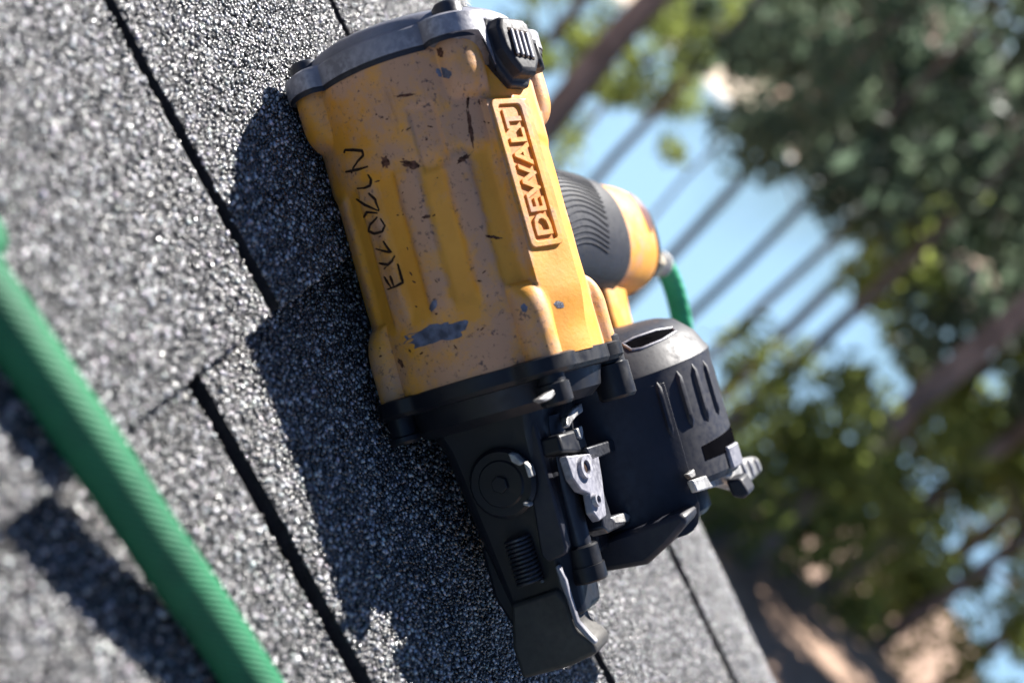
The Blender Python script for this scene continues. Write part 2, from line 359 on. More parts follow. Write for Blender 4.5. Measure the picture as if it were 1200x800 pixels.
# raised maker's panel: frame and letters
nl, tl_ = tang(118)
UP = 41.25
def lf(a, c_, up): return np.array([57.0 - a, 0, 0]) - tl_ * c_ + nl * (UP + up)     # a: reading direction (towards the cap), c: letter-up direction
def rrect(l, w, r, n=5, lead=0.0):
    o = []
    for cx, cy, a0 in ((l - r, w - r, 0), (-l + r, w - r, 90), (-l + r, -w + r, 180), (l - r, -w + r, 270)):
        o += [(cx + r * math.cos(R(a0 + 90 * k / n)), cy + r * math.sin(R(a0 + 90 * k / n))) for k in range(n + 1)]
    return o
outer = rrect(25.5, 7.6, 2.0); inner = rrect(23.6, 5.1, 1.6)
b = MB(); lay = [[lf(a, c_, -1.2) for a, c_ in outer], [lf(a, c_, 0.9) for a, c_ in outer], [lf(a, c_, 0.9) for a, c_ in inner], [lf(a, c_, 0.04) for a, c_ in inner]]
b.loft(lay, caps=False); panel = b.build('name_panel', M['yellow'], nailer, 0.001, smooth=30, bevel=0.0003)
b = MB(); b.prism([lf(a, c_, -0.6) for a, c_ in inner], nl * 0.75); b.build('panel_recess', M['orange'], panel, 0.001, smooth=0)
def text_mesh(body, height, length, depth):
    cu = bpy.data.curves.new('letters', 'FONT'); cu.body = body; cu.extrude = depth; cu.offset = 0.022; cu.align_x = 'CENTER'; cu.align_y = 'CENTER'; cu.size = 1.0; cu.resolution_u = 3
    ob = bpy.data.objects.new('letters', cu); C.objects.link(ob); bpy.context.view_layer.update()
    dg = bpy.context.evaluated_depsgraph_get(); me_ = bpy.data.meshes.new_from_object(ob.evaluated_get(dg)); bpy.data.objects.remove(ob)
    v = np.array([p.co[:] for p in me_.vertices]); mn, mx = v.min(0), v.max(0); c_ = (mn + mx) / 2
    v[:, 0] = (v[:, 0] - c_[0]) * length / (mx[0] - mn[0]); v[:, 1] = (v[:, 1] - c_[1]) * height / (mx[1] - mn[1]); v[:, 2] = (v[:, 2] - mn[2]) * depth / (mx[2] - mn[2])
    return v, [tuple(p.vertices) for p in me_.polygons]
tv, tf = text_mesh('DEWALT', 7.4, 43.5, 0.85)
mesh_obj('raised_letters', np.array([lf(a, c_, 0.1 + e) for a, c_, e in tv]) * 0.001, tf, M['yellow'], panel, smooth=0)
# handwriting in marker on the front (strokes in the photograph's pixels, met with the housing)
strokes = [[(90, 112), (94, 99), (130, 98), (170, 102), (176, 122), (150, 150), (130, 180), (124, 202)], [(98, 196), (150, 186), (196, 172)], [(196, 208), (211, 232), (206, 258), (180, 268), (148, 270)], [(146, 318), (185, 345), (246, 371)], [(200, 292), (228, 320), (246, 368)], [(178, 398), (192, 376), (240, 380)], [(238, 398), (206, 432), (200, 460), (225, 472), (262, 462), (272, 436), (252, 404)], [(264, 505), (300, 556), (268, 550), (232, 540)], [(246, 604), (284, 610), (304, 594), (316, 570)], [(330, 606), (342, 650), (352, 690), (318, 708), (284, 720)], [(270, 664), (284, 690), (300, 712)], [(296, 660), (312, 704)]]
b = MB()
for s_ in strokes:
    p2 = []
    for (a0, b0), (a1, b1) in zip(s_[:-1], s_[1:]):
        for k in range(4): p2.append((a0 + (a1 - a0) * k / 4, b0 + (b1 - b0) * k / 4))
    p2.append(s_[-1]); H = []
    for a, c_ in p2:
        q_ = hit(380 + a / 3.81, 150 + c_ / 3.81, 0.05)
        if q_ is not None: H.append(q_)
    if len(H) > 2: b.tube(H, [0.52 * (0.55 + 0.45 * math.sin(math.pi * min(1, (i + 0.6) / len(H) * 1.2))) for i in range(len(H))], 6)
b.build('marker_writing', M['ink'], house, 0.001)
# chips where the paint is gone and dark scuffs
def chip(name, cx, cy, rx, ry, ang, mat, seed, rag=0.35, n=44):
    r_ = random.Random(seed); b = MB(); rings = []
    ph = [r_.uniform(0, 6.28) for _ in range(6)]; prof = [1 + rag * (0.45 * math.sin(2 * math.pi * k / n * 2 + ph[0]) + 0.35 * math.sin(2 * math.pi * k / n * 5 + ph[1]) + 0.3 * math.sin(2 * math.pi * k / n * 9 + ph[2]) + 0.25 * r_.uniform(-1, 1)) for k in range(n)]
    for sc in (1.0, 0.66, 0.33):
        rn = []
        for k in range(n):
            a = 2 * math.pi * k / n; x, y = rx * sc * prof[k] * math.cos(a), ry * sc * prof[k] * math.sin(a)
            q_ = hit(cx + x * math.cos(R(ang)) - y * math.sin(R(ang)), cy + x * math.sin(R(ang)) + y * math.cos(R(ang)), 0.03 + 0.09 * (1 - sc) + 0.04)
            if q_ is None: return
            rn.append(q_)
        rings.append(rn)
    v = [p for rr_ in rings for p in rr_] + [hit(cx, cy, 0.14)]
    f = [(i * n + k, i * n + (k + 1) % n, (i + 1) * n + (k + 1) % n, (i + 1) * n + k) for i in range(2) for k in range(n)] + [(2 * n + k, 2 * n + (k + 1) % n, 3 * n) for k in range(n)]
    b.add(v, f); b.build(name, mat, house, 0.001)
marks = [(512, 391, 34, 12, -17, 'bare'), (508, 358, 4, 7, 20, 'bare'), (520, 86, 9, 6, 15, 'bare'), (614, 361, 4, 5, 0, 'bare'), (655, 357, 6, 4, 10, 'bare'), (516, 62, 4, 5, 0, 'scuff'), (551, 150, 2.8, 19, -9, 'scuff'), (548, 120, 1.4, 9, 5, 'scuff'), (543, 186, 7, 3.4, -38, 'scuff'), (578, 278, 8, 2, 10, 'scuff'), (500, 254, 5, 2, -20, 'scuff'), (475, 112, 13, 1.4, -8, 'scuff'), (352, 165, 6, 8, 10, 'bare'), (562, 120, 2.2, 3, 0, 'scuff'), (452, 190, 4, 8, -10, 'scuff'), (482, 193, 12, 4, 5, 'scuff'), (470, 425, 7, 2, 55, 'scuff')]
g_ = random.Random(4)
for k in range(34): marks.append((g_.uniform(440, 575), g_.uniform(120, 440), g_.uniform(0.8, 3.2), g_.uniform(0.5, 1.1), g_.uniform(-60, 60), 'scuff'))
for i, (cx, cy, rx, ry, ang, mt) in enumerate(marks):
    chip('paint_chip' if mt == 'bare' else 'scuff_mark', cx, cy, rx, ry, ang, M[mt], 100 + i, (0.34 if rx > 20 else 0.18) if mt == 'bare' else 0.4)
# black base flange with lugs and bolts
b = MB(); b.loft([ring(117.6, rho(38.5, 5.5, 15)), ring(118.2, rho(39.8, 6.0, 16)), ring(122.6, rho(39.8, 6.0, 16)), ring(124.0, rho(38.6, 5.6, 15)), ring(124.4, lambda t: 36), ring(131, lambda t: 34), ring(134, lambda t: 30)])
flange = b.build('base_flange', M['black'], nailer, 0.001, smooth=32)
for c, r0, d0, d1 in ((135, 4.6, 116.5, 134), (60, 6.0, 115, 138), (225, 4.6, 120, 133), (315, 4.6, 120, 133)):
    cy, cz = 39.8 * math.cos(R(c)), 39.8 * math.sin(R(c)); b = MB()
    b.loft([[(d_, cy + r_ * math.cos(R(k * 18)), cz + r_ * math.sin(R(k * 18))) for k in range(20)] for d_, r_ in ((d0, r0 - 0.8), (d0 + 0.8, r0), (d0 + 10, r0), (d0 + 10.5, r0 + 0.9), (d1 - 1, r0 + 0.9), (d1, r0))])
    b.build('flange_bolt', M['black'], flange, 0.001, smooth=35)
# ---- nose
def traced(name, pix, ax, val, thick, mat, parent, bevel=0.0008, seg=2):
    poly = [at(u, v, ax, val) for u, v in pix]; vec = np.zeros(3); vec[ax] = thick
    b = MB(); b.prism(poly, vec); return b.build(name, mat, parent, 0.001, smooth=35, bevel=bevel, seg=seg)
nose = MB(); nose.loft([[(d_, y, z) for y, z in ((-h0, -s0), (-h0 + 5, -s0 - 4), (h1 - 5, -s0 - 4), (h1, -s0), (h1, s1), (h1 - 5, s1 + 4), (-h0 + 5, s1 + 4), (-h0, s1))] for d_, h0, h1, s0, s1 in ((128, 24, 22, 20, 16), (140, 21, 20, 17, 13), (172, 18, 18, 14, 10), (192, 15, 16, 13, 8), (205, 14, 14, 12, 7))])
nose = nose.build('nose', M['black'], nailer, 0.001, smooth=30, bevel=0.0015)
plate = traced('guide_plate', [(607, 486), (622, 482), (628, 500), (664, 641), (662, 650), (642, 659), (634, 652)], 1, -20, 5, M['can'], nailer)
kc = at(585, 568, 1, -25.5); b = MB()
prof = [(0, 12.0), (-3.0, 12.0), (-4.2, 10.8), (-4.2, 8.2), (-4.8, 7.6), (-4.8, 0.1)]
b.loft([[kc + np.array([(r_ + (0.7 if (k % 4 < 2 and r_ > 12) else 0)) * math.cos(R(k * 5)), e + 6, (r_ + (0.7 if (k % 4 < 2 and r_ > 12) else 0)) * math.sin(R(k * 5))]) for k in range(72)] for e, r_ in prof]); knob = b.build('adjuster_dial', M['black'], nailer, 0.001, smooth=30)
b = MB(); b.loft([[kc + np.array([r_ * math.cos(R(k * 60)), e, r_ * math.sin(R(k * 60))]) for k in range(6)] for e, r_ in ((1.0, 3.2), (-0.4, 3.0))]); b.build('hex_nut', M['black'], knob, 0.001, smooth=0, bevel=0.0003)
for k_, pp in enumerate(([(595, 531), (603, 533), (613, 543), (608, 546), (599, 541)], [(613, 541), (620, 546), (624, 558), (619, 560), (615, 548)], [(612, 588), (620, 590), (621, 594), (613, 592)])):
    traced('dial_stop', pp, 1, -27, 4, M['steel'], nailer, 0.0004)
# return spring
p0, p1 = at(606, 630, 1, -19), at(622, 684, 1, -19); ax_ = (p1 - p0); L_ = np.linalg.norm(ax_); ax_ /= L_
e1 = np.cross(ax_, (0, 1, 0)); e1 /= np.linalg.norm(e1); e2 = np.cross(ax_, e1)
b = MB(); b.tube([p0 + ax_ * L_ * k / 132 + 4.3 * (math.cos(k * 2 * math.pi / 12) * e1 + math.sin(k * 2 * math.pi / 12) * e2) for k in range(133)], 0.62, 7); b.build('return_spring', M['gun'], nailer, 0.001)
# trip rod and its collar on the logo side
ra, rb_ = at(640, 488, 1, -6), at(683, 648, 1, -6)
b = MB(); b.tube([ra, ra + (rb_ - ra) * .2, ra + (rb_ - ra) * .2, rb_], [5.2, 5.2, 4.2, 4.0], 20); b.build('trip_rod', M['gun'], nailer, 0.001, smooth=35)
dr = (rb_ - ra) / np.linalg.norm(rb_ - ra); b = MB(); b.tube([rb_ - dr * 3, rb_ - dr * 2.4, rb_ + dr * 4, rb_ + dr * 4.01, rb_ + dr * 9, rb_ + dr * 9.6], [5.2, 6, 6, 6.6, 6.6, 6], 20); b.build('rod_collar', M['black'], nailer, 0.001, smooth=35)
lower = traced('lower_guide', [(562, 640), (640, 655), (648, 690), (668, 720), (625, 735), (600, 735), (578, 700)], 1, -14, 17, M['black'], nailer, 0.0015)
foot = traced('contact_foot', [(598, 708), (652, 690), (664, 704), (676, 738), (696, 752), (700, 766), (668, 781), (640, 789), (612, 796), (600, 760)], 1, -17, 17, M['foot'], nailer, 0.0016, 3)
traced('worn_foot_edge', [(650, 664), (654, 662), (663, 680), (668, 700), (677, 728), (692, 745), (699, 752), (696, 756), (687, 748), (673, 733), (664, 703), (656, 684)], 1, -19, 3, M['grey'], nailer, 0.0006)
# ---- nail canister
HC, SC, CR = 78.0, 12.0, 46.0
def can_ring(d, r, t0=0, t1=360, n=96, sl=0.10):
    o = []
    for k in range(n):
        t = t0 + (t1 - t0) * k / n; y, z = HC + r * math.cos(R(t)), SC + r * math.sin(R(t))
        z = max(z, -33.0); o.append((d - sl * (y - 40), y, z))
    return o
b = MB(); b.loft([can_ring(116, 6), can_ring(116.5, 30), can_ring(118.5, 36), can_ring(125, 42.5), can_ring(131.0, 45.2), can_ring(132.2, 46), can_ring(133, 46.3), can_ring(135, 46), can_ring(176, 46, sl=0), can_ring(178.5, 44.5, sl=0), can_ring(179, 38, sl=0)])
can = b.build('canister', M['can'], nailer, 0.001, smooth=28)
b = MB(); b.loft([can_ring(166, 30, sl=0), can_ring(190, 30, sl=0), can_ring(192, 28, sl=0), can_ring(192.2, 10, sl=0)]); b.build('canister_bottom', M['black'], can, 0.001, smooth=30)
# front door skirt: shell over the camera-side arc that reaches lower than the drum
def arc_shell(t0, t1, d0, d1, r0, r1, rc, n=28):
    outl = []
    ts2 = [t0 + (t1 - t0) * k / n for k in range(n + 1)]; v = []; f = []
    for r_ in (r1, r0):
        for t in ts2:
            e = (t - t0) * math.pi / 180 * r1; dl = d1 - (rc - math.sqrt(max(0, rc * rc - max(0, rc - e) ** 2)) if e < rc else 0)
            v.append((d0, HC + r_ * math.cos(R(t)), SC + r_ * math.sin(R(t)))); v.append((dl, HC + r_ * math.cos(R(t)), SC + r_ * math.sin(R(t))))
    m = 2 * (n + 1)
    for k in range(n):
        a = 2 * k; f += [(a, a + 2, a + 3, a + 1), (m + a + 1, m + a + 3, m + a + 2, m + a), (a, m + a, m + a + 2, a + 2), (a + 1, a + 3, m + a + 3, m + a + 1)]
    f += [(0, 1, m + 1, m), (m - 2, 2 * m - 2, 2 * m - 1, m - 1)]
    return MB().add(v, f)
door = arc_shell(133, 232, 137, 194, 42, 46.04, 9).build('canister_door', M['can'], nailer, 0.001, smooth=30, bevel=0.0003)
for t, d0, d1 in ((137, 136, 158), (124, 134, 157), (112, 133, 157), (100, 133, 156)):
    b = MB(); m = 7
    pr_ = [(0.0, -2.2), (0.9, -1.2), (1.0, 0), (0.9, 1.2), (0.0, 2.2)]
    rings = []
    for k in range(9):
        d_ = d0 + (d1 - d0) * k / 8; s_ = math.sqrt(max(0.02, 1 - (abs(k - 4) / 4.0) ** 6))
        rings.append([(d_, HC + (45.6 + 1.7 * up * s_) * math.cos(R(t + w_ * s_ * 1.0)), SC + (45.6 + 1.7 * up * s_) * math.sin(R(t + w_ * s_ * 1.0))) for up, w_ in pr_] + [(d_, HC + 44 * math.cos(R(t)), SC + 44 * math.sin(R(t)))])
    b.loft(rings); b.build('canister_rib', M['can'], can, 0.001, smooth=50)
# window in the shoulder: a laid-on dark patch, its inner shade painted in
win_ = [(729, 404), (742, 397), (768, 388), (787, 385), (792, 389), (776, 399), (752, 409), (740, 411)]
def can_hit(u, v, lift=0.0):
    D = ray(u, v); ts_ = np.linspace(380 / np.linalg.norm(D), 640 / np.linalg.norm(D), 900); Q = OC[None] + ts_[:, None] * D[None]
    rr = np.hypot(Q[:, 1] - HC, Q[:, 2] - SC)
    top = np.interp(rr, [6, 30, 36, 42.5, 45.2, 46, 46.5], [116, 116.5, 118.5, 125, 131, 132.2, 400]) - 0.10 * (Q[:, 1] - 40)
    k = np.argmax((Q[:, 0] > top) & (rr < 46.5))
    return Q[k] + np.array([-lift, 0, lift * 0.4]) if k else None
wc = np.mean(np.array(win_, float), 0); dense = []
for (a0, b0), (a1, b1) in zip(win_, win_[1:] + win_[:1]): dense += [(a0 + (a1 - a0) * k / 4, b0 + (b1 - b0) * k / 4) for k in range(4)]
wr = [[can_hit(*(wc + (np.array(p) - wc) * sc), 0.3 + 0.25 * (1 - sc)) for p in dense] for sc in (1.0, 0.66, 0.33, 0.06)]
if all(p is not None for rr_ in wr for p in rr_):
    b = MB(); m_ = len(dense); b.add([p for rr_ in wr for p in rr_], [(i_ * m_ + k, i_ * m_ + (k + 1) % m_, (i_ + 1) * m_ + (k + 1) % m_, (i_ + 1) * m_ + k) for i_ in range(3) for k in range(m_)] + [tuple(3 * m_ + k for k in range(m_))]); b.build('window_shade_patch', M['opening_shade'], can, 0.001, smooth=0)
    b = MB(); b.tube(wr[0] + wr[0][:2], 0.5, 8); b.build('window_rim', M['grey'], can, 0.001)
def drum_patch(t0, t1, d0, d1, r_, thick, skew=0.0, n=14):
    v = []; f = []
    for k in range(n + 1):
        t = t0 + (t1 - t0) * k / n; sk = skew * k / n
        for rr_, d_ in ((r_, d0 + sk), (r_ + thick, d0 + sk), (r_ + thick, d1), (r_, d1)): v.append((d_, HC + rr_ * math.cos(R(t)), SC + rr_ * math.sin(R(t))))
    for k in range(n):
        for q in range(4): f.append((4 * k + q, 4 * k + (q + 1) % 4, 4 * k + 4 + (q + 1) % 4, 4 * k + 4 + q))
    f += [(0, 1, 2, 3), (4 * n + 3, 4 * n + 2, 4 * n + 1, 4 * n)]
    return MB().add(v, f)
drum_patch(70, 122, 160.5, 170, 44, 2.15, 4.0).build('recess_shade_patch', M['opening_shade'], can, 0.001, smooth=35)  # slightly raised dark band, the shade of the recess put into its colour
drum_patch(86, 104, 168, 177, 45, 2.4).build('door_latch', M['grey'], nailer, 0.001, smooth=35, bevel=0.0008)
# lever arm with a padded end standing off the canister
la = [at(u, v, 2, 50) for u, v in ((812, 562), (842, 552), (866, 541), (876, 552), (868, 562), (818, 576))]
b = MB(); b.prism(la, (0, 0, -2.6)); lev = b.build('belt_hook', M['steel'], nailer, 0.001, smooth=30, bevel=0.0006)
pa = [at(u, v, 2, 53) for u, v in ((850, 554), (866, 537), (888, 533), (896, 552), (876, 571), (858, 566))]
b = MB(); b.prism(pa, (0, 0, -9)); b.build('hook_pad', M['steel'], lev, 0.001, smooth=50, bevel=0.0032, seg=4)
for q_ in range(3):
    e0, e1 = at(868 + 8 * q_, 541 - 2 * q_, 2, 53.3), at(876 + 7 * q_, 563 - 5 * q_, 2, 53.3); MB().tube([e0, (e0 + e1) / 2 + np.array([0, 0, .4]), e1], [0.5, 0.8, 0.5], 8).build('pad_ridge', M['grey'], lev, 0.001)
pb = [at(u, v, 1, 74) for u, v in ((850, 563), (868, 560), (878, 578), (872, 585), (858, 582))]
b = MB(); b.prism(pb, (0, 16, 0)); b.build('pad_insert', M['rubber'], lev, 0.001, smooth=30, bevel=0.0012)
traced('latch_tooth', [(806, 555), (811, 552), (814, 548), (817, 551), (821, 548), (823, 554), (811, 560)], 2, 47, -2, M['steel'], nailer, 0.0004)
# feed mechanism between nose and canister
b = MB(); b.box((130, 14, -26), (190, 46, 14)); b.build('feed_throat', M['black'], nailer, 0.001, smooth=0, bevel=0.002)
base = traced('magazine_base', [(688, 640), (722, 626), (748, 618), (800, 600), (806, 612), (782, 640), (758, 662), (700, 672)], 1, 26, 26, M['can'], nailer, 0.002)
brk = traced('feed_bracket', [(664, 534), (701, 530), (706, 560), (711, 604), (703, 610), (696, 600), (692, 578), (682, 574), (672, 560)], 2, 24, -3, M['grey'], nailer, 0.0005)
hole = at(682, 549, 2, 19.0)
for (hu, hv, hr) in ((683, 548, 3.0), (697, 586, 1.8)):
    c_ = at(hu, hv, 2, 24.0); b = MB(); b.loft([[c_ + np.array([r_ * 1.3 * math.cos(R(k * 20)), r_ * 1.9 * math.sin(R(k * 20)), e]) for k in range(18)] for e, r_ in ((0.0, hr), (1.6, hr), (1.6, hr * 0.62), (0.3, hr * 0.6))]); bo = b.build('pivot_boss', M['grey'], brk, 0.001, smooth=35)
    b = MB(); b.loft([[c_ + np.array([r_ * 1.3 * math.cos(R(k * 20)), r_ * 1.9 * math.sin(R(k * 20)), e]) for k in range(18)] for e, r_ in ((0.3, hr * .6), (0.5, hr * .58))]); b.build('hole_shade_disc', M['ink'], brk, 0.001, smooth=0)  # dark disc, the shade in the hole put into its colour
traced('feed_pawl_block', [(662, 540), (688, 546), (690, 576), (668, 574), (660, 566)], 1, 4, 14, M['black'], nailer, 0.0012)
traced('feed_pawl_block', [(664, 578), (690, 578), (700, 606), (690, 618), (672, 620)], 1, 6, 14, M['black'], nailer, 0.0012)
traced('feed_lever', [(700, 560), (704, 562), (717, 604), (733, 599), (741, 605), (740, 612), (714, 624), (708, 618)], 2, 22, -7, M['gun'], nailer, 0.0008)
traced('lever_tip', [(716, 606), (733, 600), (740, 604), (737, 611), (722, 613)], 2, 22.4, -3, M['steel'], nailer, 0.0004)
traced('door_bar', [(688, 524), (724, 513), (730, 521), (724, 527), (694, 540)], 2, 24, -4, M['gun'], nailer, 0.0006)
traced('wire_clip', [(633, 467), (648, 457), (653, 450), (654, 459), (647, 467), (640, 470)], 2, 30, -3, M['steel'], nailer, 0.0005)
traced('wire_clip', [(665, 488), (673, 478), (682, 471), (684, 482), (676, 488), (671, 494), (668, 500), (665, 499)], 2, 24, -2.5, M['steel'], nailer, 0.0005)
traced('feed_cover', [(655, 508), (676, 502), (684, 505), (690, 524), (682, 530), (660, 530)], 2, 22, -9, M['black'], nailer, 0.0012)
traced('cover_edge', [(676, 502), (682, 498), (684, 506), (683, 514), (679, 512)], 2, 23, -2, M['steel'], nailer, 0.0004)
traced('door_glint_pin', [(735, 580), (740, 578), (744, 586), (742, 592), (736, 588)], 2, 12, -3, M['steel'], nailer, 0.0004)
# ---- handle
def hsec(h, rd=27.0, rs=21.0, n=72, grow=0.0, pw=2.3):
    dc = 64 + 0.02 * (h - 40); sc = 4 + 0.036 * (h - 40); o = []
    for k in range(n):
        a = 2 * math.pi * k / n; ca, sa = math.cos(a), math.sin(a)
        o.append((dc + (rd + grow) * math.copysign(abs(sa) ** (2 / pw), sa), h, sc + (rs + grow) * math.copysign(abs(ca) ** (2 / pw), ca)))
    return o
b = MB(); b.loft([hsec(30, 25, 19), hsec(60, 24, 19), hsec(110, 25, 19.5), hsec(140, 26.5, 20.5), hsec(164, 27, 21), hsec(176, 26.4, 20.4), hsec(185, 24, 18.6)])
handle = b.build('handle', M['yellow'], nailer, 0.001, smooth=35)
def grip_ring(h, g):                                   # end of the rubber sleeve is slanted towards the logo side
    return [(p[0], p[1] + (0.42 * (p[2] - 5) + 0.10 * (p[0] - 64)) * float(sstep(h, 85, 130)), p[2]) for p in hsec(h, 25.6 + 0.011 * (h - 60), 19.6 + 0.011 * (h - 60), grow=g)]
b = MB(); b.loft([grip_ring(34, 0.5), grip_ring(34.5, 1.6), grip_ring(70, 1.6), grip_ring(95, 1.6), grip_ring(108, 1.6), grip_ring(120, 1.5), grip_ring(122, 0.9), grip_ring(122.2, -1.5)])
grip = b.build('grip_sleeve', M['rubber'], handle, 0.001, smooth=35)
b = MB()
for k in range(24):
    a = R(96 + 0 - k * 5.6)                            # fine ribs run along the sleeve on the logo side
    row = []
    for j in range(9):
        h = 52 + j * (7.2 - 0.10 * abs(k - 6)); dc = 64 + 0.02 * (h - 40); sc = 4 + 0.036 * (h - 40)
        aa = R(142 - k * 4.6 + 5 * math.sin(j * 0.45)); ca, sa = math.cos(aa - R(60)), math.sin(aa - R(60))
        rd, rs = 25.6 + 0.011 * (h - 60) + 1.75, 19.6 + 0.011 * (h - 60) + 1.75
        row.append((dc - rd * math.copysign(abs(sa) ** (2 / 2.3), sa), h, sc + rs * math.copysign(abs(ca) ** (2 / 2.3), ca)))
    b.tube(row, 0.42, 5)
b.build('grip_ribs', M['rubber'], grip, 0.001)
b = MB(); b.loft([hsec(183, 24.4, 19.0), hsec(184, 25, 19.6), hsec(188, 24.6, 19.2), hsec(190, 23, 17.8), hsec(190.2, 8, 8)]); b.build('handle_end_cap', M['black'], handle, 0.001, smooth=35)
def h_hit(h, a, up): 
    dc = 64 + 0.02 * (h - 40); sc = 4 + 0.036 * (h - 40); ca, sa = math.cos(R(a)), math.sin(R(a)); return np.array([dc + (27 + up) * math.copysign(abs(sa) ** (2 / 2.3), sa), h, sc + (21 + up) * math.copysign(abs(ca) ** (2 / 2.3), ca)])
b = MB(); bp = [h_hit(170 + 6 * math.cos(R(k * 20)), -22 + 24 * math.sin(R(k * 20)), 0.25) for k in range(18)]; b.add(bp + [h_hit(170, -22, 0.4)], [(k, (k + 1) % 18, 18) for k in range(18)]); b.build('handle_badge', M['badge'], handle, 0.001, smooth=0)
b = MB(); b.loft([[(d_, y, z) for y, z in ((h0, -20), (h1, -20), (h1 + 2, -16), (h1 + 2, 12), (h1, 16), (h0, 16), (h0 - 2, 12), (h0 - 2, -16))] for d_, h0, h1 in ((78, 106, 160), (92, 112, 146), (104, 113, 142), (120, 113, 142))]); b.build('handle_strut', M['yellow'], nailer, 0.001, smooth=30, bevel=0.0015)
# air fitting
cd, cs = 80, 19
b = MB(); b.loft([[(cd + r_ * math.cos(R(k * 60 + 10)), h_, cs + r_ * math.sin(R(k * 60 + 10))) for k in range(6)] for h_, r_ in ((187, 8), (199, 8), (200, 7))]); fit = b.build('air_fitting', M['brass'], nailer, 0.001, smooth=0, bevel=0.0006)
b = MB(); b.loft([[(cd + r_ * math.cos(R(k * 18)), h_, cs + r_ * math.sin(R(k * 18))) for k in range(20)] for h_, r_ in ((199, 6), (209, 6), (209.5, 7), (216, 7), (217, 6.2), (223, 5.8))]); b.build('swivel', M['steel'], fit, 0.001, smooth=35)

# ------------------------------------------------------------------ HOSES
def m_hose(name, c0, c1, c2, sc):
    a = NT(name); tc = a.n('ShaderNodeTexCoord'); mp = a.n('ShaderNodeMapping'); a.l(tc.outputs['UV'], mp.inputs[0])
    w1 = a.n('ShaderNodeTexWave', wave_type='BANDS', bands_direction='DIAGONAL'); w1.inputs['Scale'].default_value = sc; w1.inputs['Distortion'].default_value = 0.6; w1.inputs['Detail'].default_value = 1; a.l(mp.outputs[0], w1.inputs['Vector'])
    v = a.coord(); n1 = a.noise(v, 60, 5); n2 = a.noise(v, 900, 3)
    c = a.mix(a.ramp(w1.outputs['Fac'], [(0.2, BW(0)), (0.8, BW(1))]), c0, c1); c = a.mix(a.ramp(n1, [(0.42, BW(0)), (0.75, BW(0.8))]), c, c2)
    a.set(Base_Color=c, Roughness=0.62); a.b.inputs['Specular IOR Level'].default_value = 0.3; a.b.inputs['Subsurface Weight'].default_value = 0.0
    h = a.n('ShaderNodeMath', operation='ADD'); a.l(w1.outputs['Fac'], h.inputs[0]); a.l(n2, h.inputs[1]); a.bump(h.outputs[0], 0.45, 0.0006); return a.m
M['hose'] = m_hose('green_braided_jacket', (0.010, 0.115, 0.050), (0.013, 0.150, 0.066), (0.008, 0.075, 0.038), 3.6)
M['hose2'] = m_hose('green_smooth_hose', (0.02, 0.30, 0.14), (0.025, 0.34, 0.16), (0.015, 0.22, 0.1), 1.0)
def smooth_path(pts, n=16):
    P = [np.array(p, float) for p in pts]; P = [2 * P[0] - P[1]] + P + [2 * P[-1] - P[-2]]; o = []
    for i in range(1, len(P) - 2):
        for k in range(n):
            t = k / n; o.append(0.5 * ((2 * P[i]) + (-P[i - 1] + P[i + 1]) * t + (2 * P[i - 1] - 5 * P[i] + 4 * P[i + 1] - P[i + 2]) * t * t + (-P[i - 1] + 3 * P[i] - 3 * P[i + 1] + P[i + 2]) * t ** 3))
    return o + [P[-2]]
def hose(name, pts, rad, mat, n=28, seg=16, origin=None):
    path = smooth_path(pts, seg); b = MB(); wob = [rad * (1 + 0.006 * math.sin(i * 1.3) + 0.012 * math.sin(i * 0.21 + 1)) for i in range(len(path))]
    b.tube(path, wob, n); o = b.build(name, mat, None, 0.001, smooth=60)
    uv = o.data.uv_layers.new(name='UVMap'); vi = np.zeros(len(o.data.loops), np.int32); o.data.loops.foreach_get('vertex_index', vi)
    cum = np.concatenate([[0], np.cumsum([np.linalg.norm(b_ - a_) for a_, b_ in zip(path[:-1], path[1:])])])
    arr = np.zeros((len(vi), 2), np.float32); arr[:, 0] = cum[np.minimum(vi // n, len(path) - 1)] / 12.0; ring_ = (vi % n) / n; arr[:, 1] = ring_ * 4.0
    for p in o.data.polygons:                          # close the seam
        ls = list(p.loop_indices); r_ = arr[ls, 1]
        if r_.max() - r_.min() > 2: arr[[l for l in ls if arr[l, 1] < 2], 1] += 4.0
    uv.data.foreach_set('uv', arr.reshape(-1)); o.matrix_world = RM; return o
def on_roof(u, v, z):
    D = RC.T @ np.array([(u - 600) / FPX, (v - 400) / FPX, 1.0]); return CAM + (z - CAM[2]) / D[2] * D
HR = 6.4
hp = [on_roof(-110, 220, 13.8), on_roof(-45, 302, 13.8), on_roof(18, 392, 13.9), on_roof(75, 474, 14), on_roof(128, 552, 13), on_roof(182, 633, 11.5), on_roof(236, 710, 9.5), on_roof(293, 795, 8.6), on_roof(350, 890, 8.8), on_roof(410, 1000, 9.2)]
e = hp[0]; hp = [e + np.array([-260, 300, 2]), e + np.array([-120, 120, 1])] + hp + [hp[-1] + np.array([60, -160, 2]), hp[-1] + np.array([150, -420, 0])]
h1 = hose('garden_style_hose', hp, HR, M['hose']); h1.name = 'air_hose'
tag(h1, 'green braided hose lying straight across the shingles beside the nailer shadow', 'hose')
def tw(d, h, s): return P0 + T @ np.array([d, h, s])
hp2 = [tw(80, 214, 19), tw(81, 224, 19), tw(88, 236, 18), tw(102, 246, 16), tw(130, 258, 10), tw(158, 280, -3), tw(180, 312, -14)]
q0 = hp2[-1]; hp2 += [q0 + np.array(o) for o in ((20, -8, 0), (40, -16, -8), (53, -26, -28), (59, -40, -62), (61, -62, -112), (62, -100, -195), (62, -170, -345), (62, -300, -625), (62, -540, -1140), (62, -1000, -2130), (62, -1900, -4100))]
h2 = hose('air_hose', hp2, 5.6, M['hose2'], 20, 12)
